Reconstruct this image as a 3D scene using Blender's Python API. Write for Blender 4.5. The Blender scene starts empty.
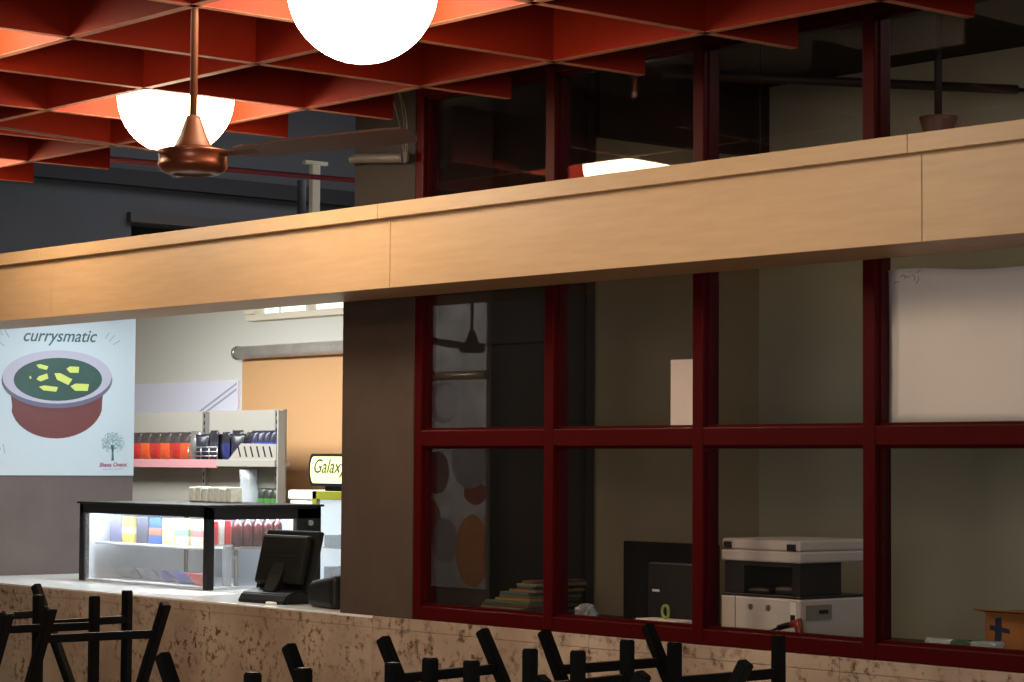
import bpy, bmesh, math, random
from mathutils import Vector, Matrix
C = bpy.context.scene.collection
scn = bpy.context.scene
R = math.radians
random.seed(7)

# ------------------------------------------------------------------ camera, world, exposure, large lights
cam_d = bpy.data.cameras.new('camera')
cam = bpy.data.objects.new('camera', cam_d)
C.objects.link(cam)
cam_d.sensor_width = 36.0
cam_d.sensor_fit = 'HORIZONTAL'
cam_d.lens = 2340.73 * 36.0 / 1024
cam_d.clip_start = 0.05
cam_d.clip_end = 100
YAW, PIT, ROL = R(49.47336), R(2.987319), R(0.368448)
cf = Vector((-math.sin(YAW) * math.cos(PIT), math.cos(YAW) * math.cos(PIT), math.sin(PIT)))
r0 = Vector((math.cos(YAW), math.sin(YAW), 0))
u0 = r0.cross(cf)
cr = r0 * math.cos(ROL) + u0 * math.sin(ROL)
cu = -r0 * math.sin(ROL) + u0 * math.cos(ROL)
cam.matrix_world = Matrix(((cr.x, cu.x, -cf.x, 0), (cr.y, cu.y, -cf.y, 0), (cr.z, cu.z, -cf.z, 1.6), (0, 0, 0, 1)))
scn.camera = cam

w = bpy.data.worlds.new('world')
scn.world = w
w.use_nodes = True
w.node_tree.nodes['Background'].inputs[0].default_value = (0.55, 0.62, 0.72, 1)
w.node_tree.nodes['Background'].inputs[1].default_value = 0.15

scn.view_settings.view_transform = 'Standard'
scn.view_settings.look = 'None'
scn.view_settings.gamma = 1
scn.view_settings.use_curve_mapping = False
scn.view_settings.exposure = 0.0
scn.cycles.max_bounces = 8
scn.cycles.transparent_max_bounces = 16
scn.cycles.sample_clamp_indirect = 6.0
scn.cycles.caustics_reflective = False
scn.cycles.caustics_refractive = False


def area(name, loc, target, sx, sy, power, col=(1, 1, 1), spread=180):
    l = bpy.data.lights.new(name, 'AREA')
    l.shape = 'RECTANGLE'
    l.size, l.size_y = sx, sy
    l.energy = power
    l.color = col
    l.spread = R(spread)
    o = bpy.data.objects.new(name, l)
    C.objects.link(o)
    o.location = loc
    d = Vector(target) - Vector(loc)
    o.rotation_euler = d.to_track_quat('-Z', 'Y').to_euler()
    return o


GLOBE_L = 38.0
area('kiosk_fill', (-13.0, 7.6, 2.62), (-13.0, 8.3, 0), 2.6, 0.6, 140, (0.95, 0.98, 1.0))  # unseen area lamp placed to brighten the kiosk
area('counter_fill', (-10.3, 6.75, 2.60), (-10.3, 6.75, 0), 2.0, 0.4, 60, (0.86, 0.95, 1.0))  # added lamp that brightens the countertop, no fitting modelled
area('poster_fill', (-9.0, 8.6, 2.2), (-11.8, 6.8, 1.9), 0.9, 0.9, 8, (0.80, 0.92, 1.0))  # added fill aimed at the poster, no window on that side
area('office_fill', (-4.6, 7.3, 3.40), (-4.6, 7.3, 0), 1.2, 0.4, 10, (1.0, 0.93, 0.82))  # unseen lamp placed to light the office dimly
area('void_fill', (-12.0, 10.5, 4.9), (-12.0, 10.5, 0), 4.0, 3.0, 80, (0.94, 0.96, 1.0))  # added dim fill for the upper space, its ceiling is closed
area('entrance_daylight', (0.5, -2.7, 2.0), (-5.5, 6.0, 1.6), 3.0, 1.8, 390, (1.0, 0.915, 0.85))
area('mural_fill', (-18.4, -0.6, 3.4), (-18.4, -3.0, 1.5), 1.6, 0.3, 75, (1.0, 0.95, 0.88))  # added lamp, lifts the mural so its reflection shows in the panes


# ------------------------------------------------------------------ materials
def S(r, g, b):
    f = lambda c: (c / 255 / 12.92) if c / 255 <= 0.04045 else ((c / 255 + 0.055) / 1.055) ** 2.4
    return (f(r), f(g), f(b), 1)


def mat(name, col, rough=0.6, metal=0.0, var=0.0, vscale=6.0, bump=0.0, spec=0.5, emit=None, estr=0.0, trans=0.0, alpha=1.0, stretch=None, coat=0.0):
    m = bpy.data.materials.new(name)
    m.use_nodes = True
    nt = m.node_tree
    b = nt.nodes['Principled BSDF']
    b.inputs['Base Color'].default_value = col
    b.inputs['Roughness'].default_value = rough
    b.inputs['Metallic'].default_value = metal
    b.inputs['Specular IOR Level'].default_value = spec
    b.inputs['Coat Weight'].default_value = coat
    if alpha < 1:
        b.inputs['Alpha'].default_value = alpha
    if emit:
        b.inputs['Emission Color'].default_value = emit
        b.inputs['Emission Strength'].default_value = estr
    if var > 0 or bump > 0:
        tc = nt.nodes.new('ShaderNodeTexCoord')
        mp = nt.nodes.new('ShaderNodeMapping')
        if stretch:
            mp.inputs['Scale'].default_value = stretch
        nz = nt.nodes.new('ShaderNodeTexNoise')
        nz.inputs['Scale'].default_value = vscale
        nz.inputs['Detail'].default_value = 6
        nz.inputs['Roughness'].default_value = 0.6
        nt.links.new(tc.outputs['Object'], mp.inputs['Vector'])
        nt.links.new(mp.outputs['Vector'], nz.inputs['Vector'])
        if var > 0:
            cr_ = nt.nodes.new('ShaderNodeValToRGB')
            cr_.color_ramp.elements[0].position = 0.3
            cr_.color_ramp.elements[1].position = 0.7
            cr_.color_ramp.elements[0].color = tuple(c * (1 - var) for c in col[:3]) + (1,)
            cr_.color_ramp.elements[1].color = tuple(min(1, c * (1 + var)) for c in col[:3]) + (1,)
            nt.links.new(nz.outputs['Fac'], cr_.inputs['Fac'])
            nt.links.new(cr_.outputs['Color'], b.inputs['Base Color'])
        if bump > 0:
            bp = nt.nodes.new('ShaderNodeBump')
            bp.inputs['Strength'].default_value = bump
            bp.inputs['Distance'].default_value = 0.01
            nt.links.new(nz.outputs['Fac'], bp.inputs['Height'])
            nt.links.new(bp.outputs['Normal'], b.inputs['Normal'])
    return m


def emis(name, col, s):
    m = bpy.data.materials.new(name)
    m.use_nodes = True
    nt = m.node_tree
    nt.nodes.remove(nt.nodes['Principled BSDF'])
    e = nt.nodes.new('ShaderNodeEmission')
    e.inputs[0].default_value = col
    e.inputs[1].default_value = s
    nt.links.new(e.outputs[0], nt.nodes['Material Output'].inputs[0])
    return m


def glass(name, f0=0.045, tint=(1, 1, 1, 1), rough=0.0, haze=0.0, hazecol=(0.8, 0.85, 0.9, 1)):
    """thin architectural pane: clear transmission mixed with a mirror by Schlick's law"""
    m = bpy.data.materials.new(name)
    m.use_nodes = True
    nt = m.node_tree
    nt.nodes.remove(nt.nodes['Principled BSDF'])
    N = nt.nodes.new
    L = nt.links.new
    g = N('ShaderNodeNewGeometry')
    d = N('ShaderNodeVectorMath'); d.operation = 'DOT_PRODUCT'
    L(g.outputs['Normal'], d.inputs[0]); L(g.outputs['Incoming'], d.inputs[1])
    ab = N('ShaderNodeMath'); ab.operation = 'ABSOLUTE'; L(d.outputs['Value'], ab.inputs[0])
    om = N('ShaderNodeMath'); om.operation = 'SUBTRACT'; om.inputs[0].default_value = 1; L(ab.outputs[0], om.inputs[1])
    pw = N('ShaderNodeMath'); pw.operation = 'POWER'; pw.inputs[1].default_value = 5; L(om.outputs[0], pw.inputs[0])
    ma = N('ShaderNodeMath'); ma.operation = 'MULTIPLY_ADD'; ma.inputs[1].default_value = 1 - f0; ma.inputs[2].default_value = f0
    L(pw.outputs[0], ma.inputs[0])
    t = N('ShaderNodeBsdfTransparent'); t.inputs[0].default_value = tint
    gl = N('ShaderNodeBsdfGlossy'); gl.inputs['Roughness'].default_value = rough
    base = t
    if haze > 0:
        df = N('ShaderNodeBsdfDiffuse'); df.inputs[0].default_value = hazecol
        mh = N('ShaderNodeMixShader'); mh.inputs[0].default_value = haze
        L(t.outputs[0], mh.inputs[1]); L(df.outputs[0], mh.inputs[2])
        base = mh
    mx = N('ShaderNodeMixShader')
    L(ma.outputs[0], mx.inputs[0]); L(base.outputs[0], mx.inputs[1]); L(gl.outputs[0], mx.inputs[2])
    L(mx.outputs[0], nt.nodes['Material Output'].inputs[0])
    return m


def travertine():
    m = bpy.data.materials.new('travertine')
    m.use_nodes = True
    nt = m.node_tree
    N = nt.nodes.new
    L = nt.links.new
    b = nt.nodes['Principled BSDF']
    b.inputs['Roughness'].default_value = 0.5
    tc = N('ShaderNodeTexCoord')
    n1 = N('ShaderNodeTexNoise'); n1.inputs['Scale'].default_value = 2.2; n1.inputs['Detail'].default_value = 5
    r1 = N('ShaderNodeValToRGB')
    r1.color_ramp.elements[0].position = 0.33; r1.color_ramp.elements[0].color = S(138, 120, 106)
    r1.color_ramp.elements[1].position = 0.68; r1.color_ramp.elements[1].color = S(176, 160, 144)
    n2 = N('ShaderNodeTexNoise'); n2.inputs['Scale'].default_value = 26; n2.inputs['Detail'].default_value = 8; n2.inputs['Roughness'].default_value = 0.7
    r2 = N('ShaderNodeValToRGB')
    r2.color_ramp.elements[0].position = 0.39; r2.color_ramp.elements[0].color = (0.22, 0.14, 0.08, 1)
    r2.color_ramp.elements[1].position = 0.49; r2.color_ramp.elements[1].color = (1, 1, 1, 1)
    n3 = N('ShaderNodeTexNoise'); n3.inputs['Scale'].default_value = 4.5; n3.inputs['Detail'].default_value = 3
    r3 = N('ShaderNodeValToRGB')
    r3.color_ramp.elements[0].position = 0.36; r3.color_ramp.elements[0].color = (0, 0, 0, 1)
    r3.color_ramp.elements[1].position = 0.56; r3.color_ramp.elements[1].color = (1, 1, 1, 1)
    for n in (n1, n2, n3):
        L(tc.outputs['Object'], n.inputs['Vector'])
    L(n1.outputs['Fac'], r1.inputs['Fac']); L(n2.outputs['Fac'], r2.inputs['Fac']); L(n3.outputs['Fac'], r3.inputs['Fac'])
    mx = N('ShaderNodeMixRGB'); mx.blend_type = 'MULTIPLY'
    L(r3.outputs['Color'], mx.inputs['Fac']); L(r1.outputs['Color'], mx.inputs[1]); L(r2.outputs['Color'], mx.inputs[2])
    L(mx.outputs['Color'], b.inputs['Base Color'])
    bp = N('ShaderNodeBump'); bp.inputs['Strength'].default_value = 0.25; bp.inputs['Distance'].default_value = 0.004
    L(r2.outputs['Color'], bp.inputs['Height']); L(bp.outputs['Normal'], b.inputs['Normal'])
    return m


def two_tone_wall():
    """upper grey-white plaster, orange paint on the lower part of the right-hand bay"""
    m = bpy.data.materials.new('kiosk_back_paint')
    m.use_nodes = True
    nt = m.node_tree
    N = nt.nodes.new
    L = nt.links.new
    b = nt.nodes['Principled BSDF']
    b.inputs['Roughness'].default_value = 0.7
    g = N('ShaderNodeNewGeometry')
    sp = N('ShaderNodeSeparateXYZ'); L(g.outputs['Position'], sp.inputs[0])
    gx = N('ShaderNodeMath'); gx.operation = 'GREATER_THAN'; gx.inputs[1].default_value = -14.11; L(sp.outputs['X'], gx.inputs[0])
    lz = N('ShaderNodeMath'); lz.operation = 'LESS_THAN'; lz.inputs[1].default_value = 2.36; L(sp.outputs['Z'], lz.inputs[0])
    mu = N('ShaderNodeMath'); mu.operation = 'MULTIPLY'; L(gx.outputs[0], mu.inputs[0]); L(lz.outputs[0], mu.inputs[1])
    mx = N('ShaderNodeMixRGB'); mx.inputs[1].default_value = S(205, 203, 192); mx.inputs[2].default_value = S(198, 152, 104)
    L(mu.outputs[0], mx.inputs[0]); L(mx.outputs[0], b.inputs['Base Color'])
    return m


M = {}
M['red'] = mat('red_slat_paint', S(119, 26, 7), 0.65, var=0.10, vscale=5, spec=0.12)
M['edge'] = mat('raw_slat_edge', S(168, 108, 84), 0.7, var=0.25, vscale=14)
M['frame'] = mat('maroon_frame_paint', S(62, 6, 9), 0.42, var=0.08, vscale=8, spec=0.08)
M['maple'] = mat('maple_laminate', S(176, 147, 113), 0.45, var=0.07, vscale=3.5, stretch=(1.2, 6, 14))
M['stone'] = travertine()
M['pillar'] = mat('brown_render', S(64, 51, 44), 0.75, var=0.22, vscale=3.0, bump=0.1)
M['greywall'] = mat('taupe_render', S(84, 74, 72), 0.75, var=0.15, vscale=2.5, bump=0.1)
M['kback'] = two_tone_wall()
M['white'] = mat('white_paint', S(225, 225, 222), 0.6)
M['ceil'] = mat('ceiling_paint', S(215, 213, 205), 0.8)
M['hallceil'] = mat('hall_ceiling_paint', S(34, 27, 24), 0.85)
M['hallwall'] = mat('dark_hall_wall', S(52, 44, 38), 0.8)
M['floor'] = mat('floor_tile', S(150, 130, 110), 0.45, var=0.12, vscale=2)
M['blue'] = mat('slate_blue_wall', S(100, 101, 106), 0.85, var=0.1, vscale=1.2)
M['darkband'] = mat('dark_steel', S(52, 52, 56), 0.7)
M['beige'] = mat('beige_office_wall', S(170, 152, 124), 0.8, var=0.05, vscale=1.5)
M['dark'] = mat('dark_brown_panel', S(48, 40, 36), 0.6)
M['black'] = mat('black_powder_coat', S(13, 13, 13), 0.5, spec=0.3)
M['blackpl'] = mat('black_plastic', S(16, 16, 17), 0.5, spec=0.25)
M['copper'] = mat('copper_enamel', S(112, 58, 36), 0.36, metal=0.5, var=0.1, vscale=9)
M['coppercone'] = mat('copper_matt', S(104, 58, 34), 0.55, metal=0.1)
M['blade'] = mat('brown_blade', S(96, 68, 58), 0.45)
M['globe'] = emis('lit_opal_globe', (1.0, 0.77, 0.52, 1), GLOBE_L)
M['pane'] = glass('window_glass', 0.05, (0.95, 0.95, 0.95, 1))
M['caseglass'] = glass('case_glass', 0.04, (0.97, 0.99, 1, 1), haze=0.17)  # haze mixed into the pane stands for the glow of the case lights
M['sideglass'] = glass('case_side_glass', 0.04, (0.97, 0.99, 1, 1), haze=0.05)
M['granite'] = mat('pale_granite_top', S(222, 224, 222), 0.15, var=0.08, vscale=30)
M['sheet'] = mat('white_board', S(242, 236, 232), 0.7, var=0.03, vscale=5)
M['paper'] = mat('white_paper', S(232, 218, 212), 0.7)
M['printer'] = mat('printer_white', S(206, 196, 190), 0.45)
M['printerdark'] = mat('printer_dark', S(44, 42, 42), 0.4)
M['card'] = mat('cardboard', S(156, 98, 48), 0.8, var=0.12, vscale=10)
M['tape'] = mat('blue_tape', S(34, 44, 72), 0.5)
M['steel'] = mat('brushed_steel', S(170, 168, 165), 0.3, metal=0.8)
M['galv'] = mat('galvanised_duct', S(176, 168, 160), 0.3, metal=0.15, var=0.15, vscale=12)
M['cream'] = mat('cream_paint', S(214, 204, 182), 0.6)
M['rackgrey'] = mat('rack_beige', S(140, 136, 126), 0.5)
M['pink'] = mat('pink_strip', S(170, 120, 122), 0.5)
M['redpipe'] = mat('red_pipe', S(126, 44, 56), 0.5)
M['pvc'] = mat('grey_pvc', S(88, 82, 78), 0.5)
M['cable'] = mat('pale_cable', S(104, 96, 88), 0.6)
M['poster'] = mat('poster_white', S(166, 178, 186), 0.5)
M['ink'] = mat('ink_green', S(52, 84, 84), 0.6)
M['inksoft'] = mat('ink_grey_green', S(120, 148, 150), 0.6)
M['pot'] = mat('print_brick', S(92, 46, 46), 0.6, var=0.08, vscale=5)
M['potshadow'] = mat('print_brick_dark', S(84, 44, 46), 0.6)
M['rim'] = mat('print_rim', S(156, 154, 170), 0.6)
M['rimline'] = mat('print_rim_edge', S(84, 84, 104), 0.6)
M['curry'] = mat('print_curry', S(36, 66, 60), 0.6, var=0.15, vscale=5)
M['paneer'] = mat('print_cubes', S(176, 186, 92), 0.6)
M['magenta'] = mat('ink_magenta', S(140, 44, 84), 0.6)
M['lime'] = mat('lime_body', S(138, 140, 34), 0.4)
M['limesign'] = mat('lit_sign_face', S(220, 232, 160), 0.4, emit=S(214, 232, 150), estr=0.75)
M['signink'] = mat('sign_lettering', S(70, 60, 30), 0.5)
M['fridgein'] = mat('fridge_interior', S(230, 236, 240), 0.5, emit=(0.85, 0.93, 1, 1), estr=0.7)  # liner itself glows in place of a lamp inside the fridge
M['led'] = emis('cool_led', (0.86, 0.93, 1, 1), 80.0)
M['skyglass'] = emis('daylit_frosted_pane', (0.88, 1.0, 0.93, 1), 1.6)
M['casein'] = mat('case_white', S(226, 232, 238), 0.5)
M['tube'] = emis('reflection_glow', (1, 0.93, 0.82, 1), 1.3)  # glow standing in for the globe mirrored in the upper panes
M['clearplastic'] = glass('clear_plastic', 0.06, (0.9, 0.94, 0.95, 1), rough=0.15, haze=0.35)


# ------------------------------------------------------------------ mesh helpers
def B():
    return bmesh.new()


def bx(bm, x0, x1, y0, y1, z0, z1, mi=0, bev=0.0, seg=2):
    t = bmesh.new()
    bmesh.ops.create_cube(t, size=1)
    for v in t.verts:
        v.co = ((x0 + x1) / 2 + v.co.x * (x1 - x0), (y0 + y1) / 2 + v.co.y * (y1 - y0), (z0 + z1) / 2 + v.co.z * (z1 - z0))
    if bev > 0:
        bmesh.ops.bevel(t, geom=list(t.edges) + list(t.verts), offset=bev, segments=seg, affect='EDGES', profile=0.5)
    merge(bm, t, mi)
    return bm


def merge(bm, t, mi=None, mtx=None):
    if mtx is not None:
        bmesh.ops.transform(t, matrix=mtx, verts=t.verts)
    vm = {}
    for v in t.verts:
        vm[v] = bm.verts.new(v.co)
    for f in t.faces:
        try:
            nf = bm.faces.new([vm[v] for v in f.verts])
            nf.material_index = f.material_index if mi is None else mi
            nf.smooth = f.smooth
        except ValueError:
            pass
    t.free()


def tube(bm, pts, r, seg=10, mi=0, caps=True, smooth=True):
    """round tube through points; r number or list"""
    pts = [Vector(p) for p in pts]
    rs = r if isinstance(r, (list, tuple)) else [r] * len(pts)
    rings = []
    d0 = (pts[1] - pts[0]).normalized()
    up = Vector((0, 0, 1)) if abs(d0.z) < 0.95 else Vector((1, 0, 0))
    n = d0.cross(up).normalized()
    for i, p in enumerate(pts):
        d = (pts[min(i + 1, len(pts) - 1)] - pts[max(i - 1, 0)]).normalized()
        n = (n - d * n.dot(d)).normalized()
        b = d.cross(n)
        rings.append([bm.verts.new(p + (n * math.cos(a) + b * math.sin(a)) * rs[i]) for a in [2 * math.pi * k / seg for k in range(seg)]])
    for i in range(len(rings) - 1):
        for k in range(seg):
            f = bm.faces.new((rings[i][k], rings[i][(k + 1) % seg], rings[i + 1][(k + 1) % seg], rings[i + 1][k]))
            f.material_index = mi
            f.smooth = smooth
    if caps:
        f = bm.faces.new(rings[0][::-1]); f.material_index = mi
        f = bm.faces.new(rings[-1]); f.material_index = mi
    return bm


def sqtube(bm, a, b, s, bev=0.003, mi=0, ref=(0, 1, 0)):
    """square tube from a to b"""
    a, b = Vector(a), Vector(b)
    d = (b - a)
    L_ = d.length
    d.normalize()
    n = Vector(ref) - d * Vector(ref).dot(d)
    n.normalize()
    c = d.cross(n)
    t = bmesh.new()
    bmesh.ops.create_cube(t, size=1)
    for v in t.verts:
        v.co = Vector((v.co.x * s, v.co.y * s, v.co.z * L_))
    if bev:
        bmesh.ops.bevel(t, geom=list(t.edges), offset=bev, segments=2, affect='EDGES')
    m = Matrix.Identity(4)
    for i in range(3):
        m[i][0], m[i][1], m[i][2], m[i][3] = c[i], n[i], d[i], (a[i] + b[i]) / 2
    merge(bm, t, mi, m)
    return bm


def lathe(bm, prof, c=(0, 0, 0), seg=40, mi=0, cap=True):
    rings = []
    for (r, z) in prof:
        rings.append([bm.verts.new((c[0] + r * math.cos(2 * math.pi * k / seg), c[1] + r * math.sin(2 * math.pi * k / seg), c[2] + z)) for k in range(seg)])
    for i in range(len(rings) - 1):
        for k in range(seg):
            f = bm.faces.new((rings[i][k], rings[i][(k + 1) % seg], rings[i + 1][(k + 1) % seg], rings[i + 1][k]))
            f.smooth = True
            f.material_index = mi
    if cap:
        for rg in (rings[0], rings[-1]):
            try:
                f = bm.faces.new(rg); f.material_index = mi
            except ValueError:
                pass
    return bm


def poly(bm, pts, d, mi=0):
    """polygon of 3D points extruded by vector d"""
    d = Vector(d)
    a = [bm.verts.new(p) for p in pts]
    b = [bm.verts.new(Vector(p) + d) for p in pts]
    n = len(pts)
    for f in ([bm.faces.new(a[::-1]), bm.faces.new(b)] + [bm.faces.new((a[i], a[(i + 1) % n], b[(i + 1) % n], b[i])) for i in range(n)]):
        f.material_index = mi
    return bm


def rootloc(p):
    v = Vector((0, 0, 0))
    while p is not None:
        v += p.location
        p = p.parent
    return v


def obj(name, bm, m, parent=None, world=True, recalc=True):
    """link one mesh; its vertices are given in world coordinates (world=True) or in the parent's"""
    if recalc:
        bmesh.ops.recalc_face_normals(bm, faces=bm.faces)
    if parent is not None and world:
        bmesh.ops.translate(bm, vec=-rootloc(parent), verts=bm.verts)
    me = bpy.data.meshes.new(name)
    bm.to_mesh(me)
    bm.free()
    for mm in (m if isinstance(m, (list, tuple)) else [m]):
        me.materials.append(mm)
    o = bpy.data.objects.new(name, me)
    C.objects.link(o)
    if parent is not None:
        o.parent = parent
    return o


def tag(o, label, cat, group=None):
    o['label'] = label
    o['category'] = cat
    if group:
        o['group'] = group
    return o


def thing(name, label, cat, loc=(0, 0, 0), group=None, rz=0):
    o = bpy.data.objects.new(name, None)
    o.empty_display_size = 0.05
    C.objects.link(o)
    o.location = loc
    o.rotation_euler = (0, 0, rz)
    return tag(o, label, cat, group)


def centred(name, bm, m, label, cat, group=None, base=None):
    """single-mesh thing with its origin at the base centre"""
    xs = [v.co for v in bm.verts]
    mn = Vector((min(v.x for v in xs), min(v.y for v in xs), min(v.z for v in xs)))
    mxv = Vector((max(v.x for v in xs), max(v.y for v in xs), max(v.z for v in xs)))
    c = Vector(((mn.x + mxv.x) / 2, (mn.y + mxv.y) / 2, mn.z))
    bmesh.ops.translate(bm, vec=-c, verts=bm.verts)
    o = obj(name, bm, m)
    o.location = c
    return tag(o, label, cat, group)


def struct(name, bm, m, parent=None):
    o = obj(name, bm, m, parent)
    if parent is None:
        o['kind'] = 'structure'
    return o


def dup(root, loc, rz, label, group=None):
    r = root.copy()
    C.objects.link(r)
    r.location = loc
    r.rotation_euler = (0, 0, rz)
    r['label'] = label
    if group:
        r['group'] = group
    for ch in list(root.children):
        c = ch.copy()
        C.objects.link(c)
        c.parent = r
        for g in ch.children:
            d = g.copy()
            C.objects.link(d)
            d.parent = c
    return r


def lettering(name, s, width, origin, right, up, m, parent, shear=0.0, depth=0.0015, centre=False, bold=0.0):
    cu_ = bpy.data.curves.new(name, 'FONT')
    cu_.body = s
    cu_.size = 1.0
    cu_.shear = shear
    cu_.extrude = 0.01
    cu_.offset = bold
    t = bpy.data.objects.new(name, cu_)
    C.objects.link(t)
    bpy.context.view_layer.update()
    me = bpy.data.meshes.new_from_object(t.evaluated_get(bpy.context.evaluated_depsgraph_get()))
    bpy.data.objects.remove(t)
    xs = [v.co.x for v in me.vertices]
    k = width / (max(xs) - min(xs))
    x0 = min(xs)
    right, up, origin = Vector(right), Vector(up), Vector(origin)
    nrm = right.cross(up)
    bm = bmesh.new()
    bm.from_mesh(me)
    bpy.data.meshes.remove(me)
    for v in bm.verts:
        v.co = origin + right * ((v.co.x - x0) * k - (width / 2 if centre else 0)) + up * (v.co.y * k) + nrm * ((v.co.z + 0.01) / 0.02 * depth)
    return obj(name, bm, m, parent)


# ================================================================== SETTING
struct('floor', bx(B(), -22, 3.2, -3.2, 14.2, -0.1, 0.0), M['floor'])
struct('ceiling', bx(B(), -22, 3.2, -3.2, 6.0, 3.6, 3.7), M['hallceil'])
struct('wall_back', bx(B(), -22, 3.2, -3.2, -3.0, 0, 3.6), M['hallwall'])
struct('wall_right', bx(B(), 3.0, 3.2, -3.0, 9.0, 0, 5.2), M['hallwall'])
struct('wall_left', bx(B(), -22.2, -22.0, -3.2, 14.2, 0, 5.2), M['hallwall'])

# pillar between serving hatch and windows (slimmer above the beam)
b = B()
bx(b, -8.144, -7.6445, 6.0, 6.42, 0.95, 2.60, bev=0.004)
bx(b, -8.066, -7.6445, 6.0, 6.42, 2.60, 5.0)
for f in b.faces:
    if f.calc_center_median().z > 2.61:
        f.material_index = 1
struct('wall_pillar', b, [M['pillar'], mat('upper_render', S(40, 33, 29), 0.8, var=0.15, vscale=3)])
# travertine dado wall below the windows
b = B()
x0 = -7.9
for x1 in (-6.55, -5.30, -4.05, -2.8, -1.6):
    bx(b, x0 + 0.0008, x1 - 0.0008, 5.990, 6.14, 0.0, 0.905, bev=0.0015)
    bx(b, x0 + 0.0008, x1 - 0.0008, 5.990, 6.14, 0.9065, 0.954, bev=0.0015)
    x0 = x1
struct('wall_dado', b, M['stone'])
# wall above and to the right of the windows
b = B()
bx(b, -7.645, 3.0, 6.0, 6.12, 3.19, 5.2)
bx(b, -3.533, 3.0, 6.0, 6.12, 0.954, 3.19)
struct('wall_front', b, M['hallwall'])

# kiosk side wall that carries the poster
struct('wall_poster', bx(B(), -12.25, -11.805, 5.88, 7.196, 0.0, 2.66, bev=0.004), M['greywall'])
# kiosk back wall
struct('wall_kiosk', bx(B(), -17.0, -8.1, 9.5, 9.6, 0, 3.02), M['kback'])
struct('wall_kiosk_end', bx(B(), -17.1, -17.0, 6.0, 9.6, 0, 3.02), M['white'])
b = B()
poly(b, [(-17.0, 6.0, 2.640), (-17.0, 9.5, 2.98), (-17.0, 9.5, 3.03), (-17.0, 6.0, 2.665)], (8.86, 0, 0))
struct('ceiling_kiosk', b, M['ceil'])
# partition between kiosk and office, and the office shell
b = B()
bx(b, -8.13, -8.05, 6.42, 8.6, 0, 4.95)
struct('wall_partition', b, M['beige'])
struct('wall_office', bx(B(), -8.05, 3.0, 8.50, 8.6, 0, 3.48), mat('grey_green_office_wall', S(186, 182, 160), 0.8, var=0.05, vscale=1.5))
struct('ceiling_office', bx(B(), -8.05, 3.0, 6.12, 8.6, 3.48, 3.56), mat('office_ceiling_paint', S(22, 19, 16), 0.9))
# dark upper hall behind the hatch beam
b = B()
y0, y1, zb, zt = 9.40, 10.9, 3.1, 3.42
bx(b, -15.7, -15.5, 4.5, y0, 3.06, 5.0)
bx(b, -15.7, -15.5, y1, 14.0, 3.06, 5.0)
bx(b, -15.7, -15.5, y0, y1, 3.06, zb)
bx(b, -15.7, -15.5, y0, y1, zt, 5.0)
bx(b, -15.95, -15.9, y0 - 0.1, y1 + 0.1, 2.9, 3.6, mi=1)
struct('wall_upper', b, [M['blue'], M['dark']])
struct('wall_upper_back', bx(B(), -15.7, -8.1, 14.0, 14.2, 2.9, 5.0), M['blue'])
struct('ceiling_upper', bx(B(), -15.7, -8.05, 6.0, 14.2, 5.0, 5.1), M['blue'])
struct('trim_1', bx(B(), -15.50, -15.40, 5.0, 13.9, 3.70, 3.82), M['darkband'])
struct('trim_2', bx(B(), -15.50, -15.44, 9.36, 10.94, 3.425, 3.50), M['pvc'])

# maple-clad beam over hatch and windows: boards with hairline joints, lipped cap on top
b = B()
js = [-14.0, -12.69, -10.014, -7.336, -4.647, -1.97, 2.9]
for a, c in zip(js[:-1], js[1:]):
    bx(b, a + 0.0015, c - 0.0015, 5.633, 5.648, 2.290, 2.566, bev=0.001, seg=1)
    bx(b, a + 0.0015, c - 0.0015, 5.640, 5.995, 2.2895, 2.302, bev=0.001, seg=1)
bx(b, -14.0, 2.9, 5.646, 5.995, 2.300, 2.560)
struct('trim_3', b, M['maple'])
b = B()
js = [-14.0, -12.77, -10.075, -7.378, -4.677, -1.98, 2.9]
for a, c in zip(js[:-1], js[1:]):
    bx(b, a + 0.001, c - 0.001, 5.600, 5.996, 2.565, 2.624, bev=0.0015, seg=1)
struct('trim_4', b, M['maple'])

# red-framed window wall: five bays
ML = [-7.643, -6.826, -6.014, -5.207, -4.399, -3.589]     # left edges of the uprights


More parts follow.
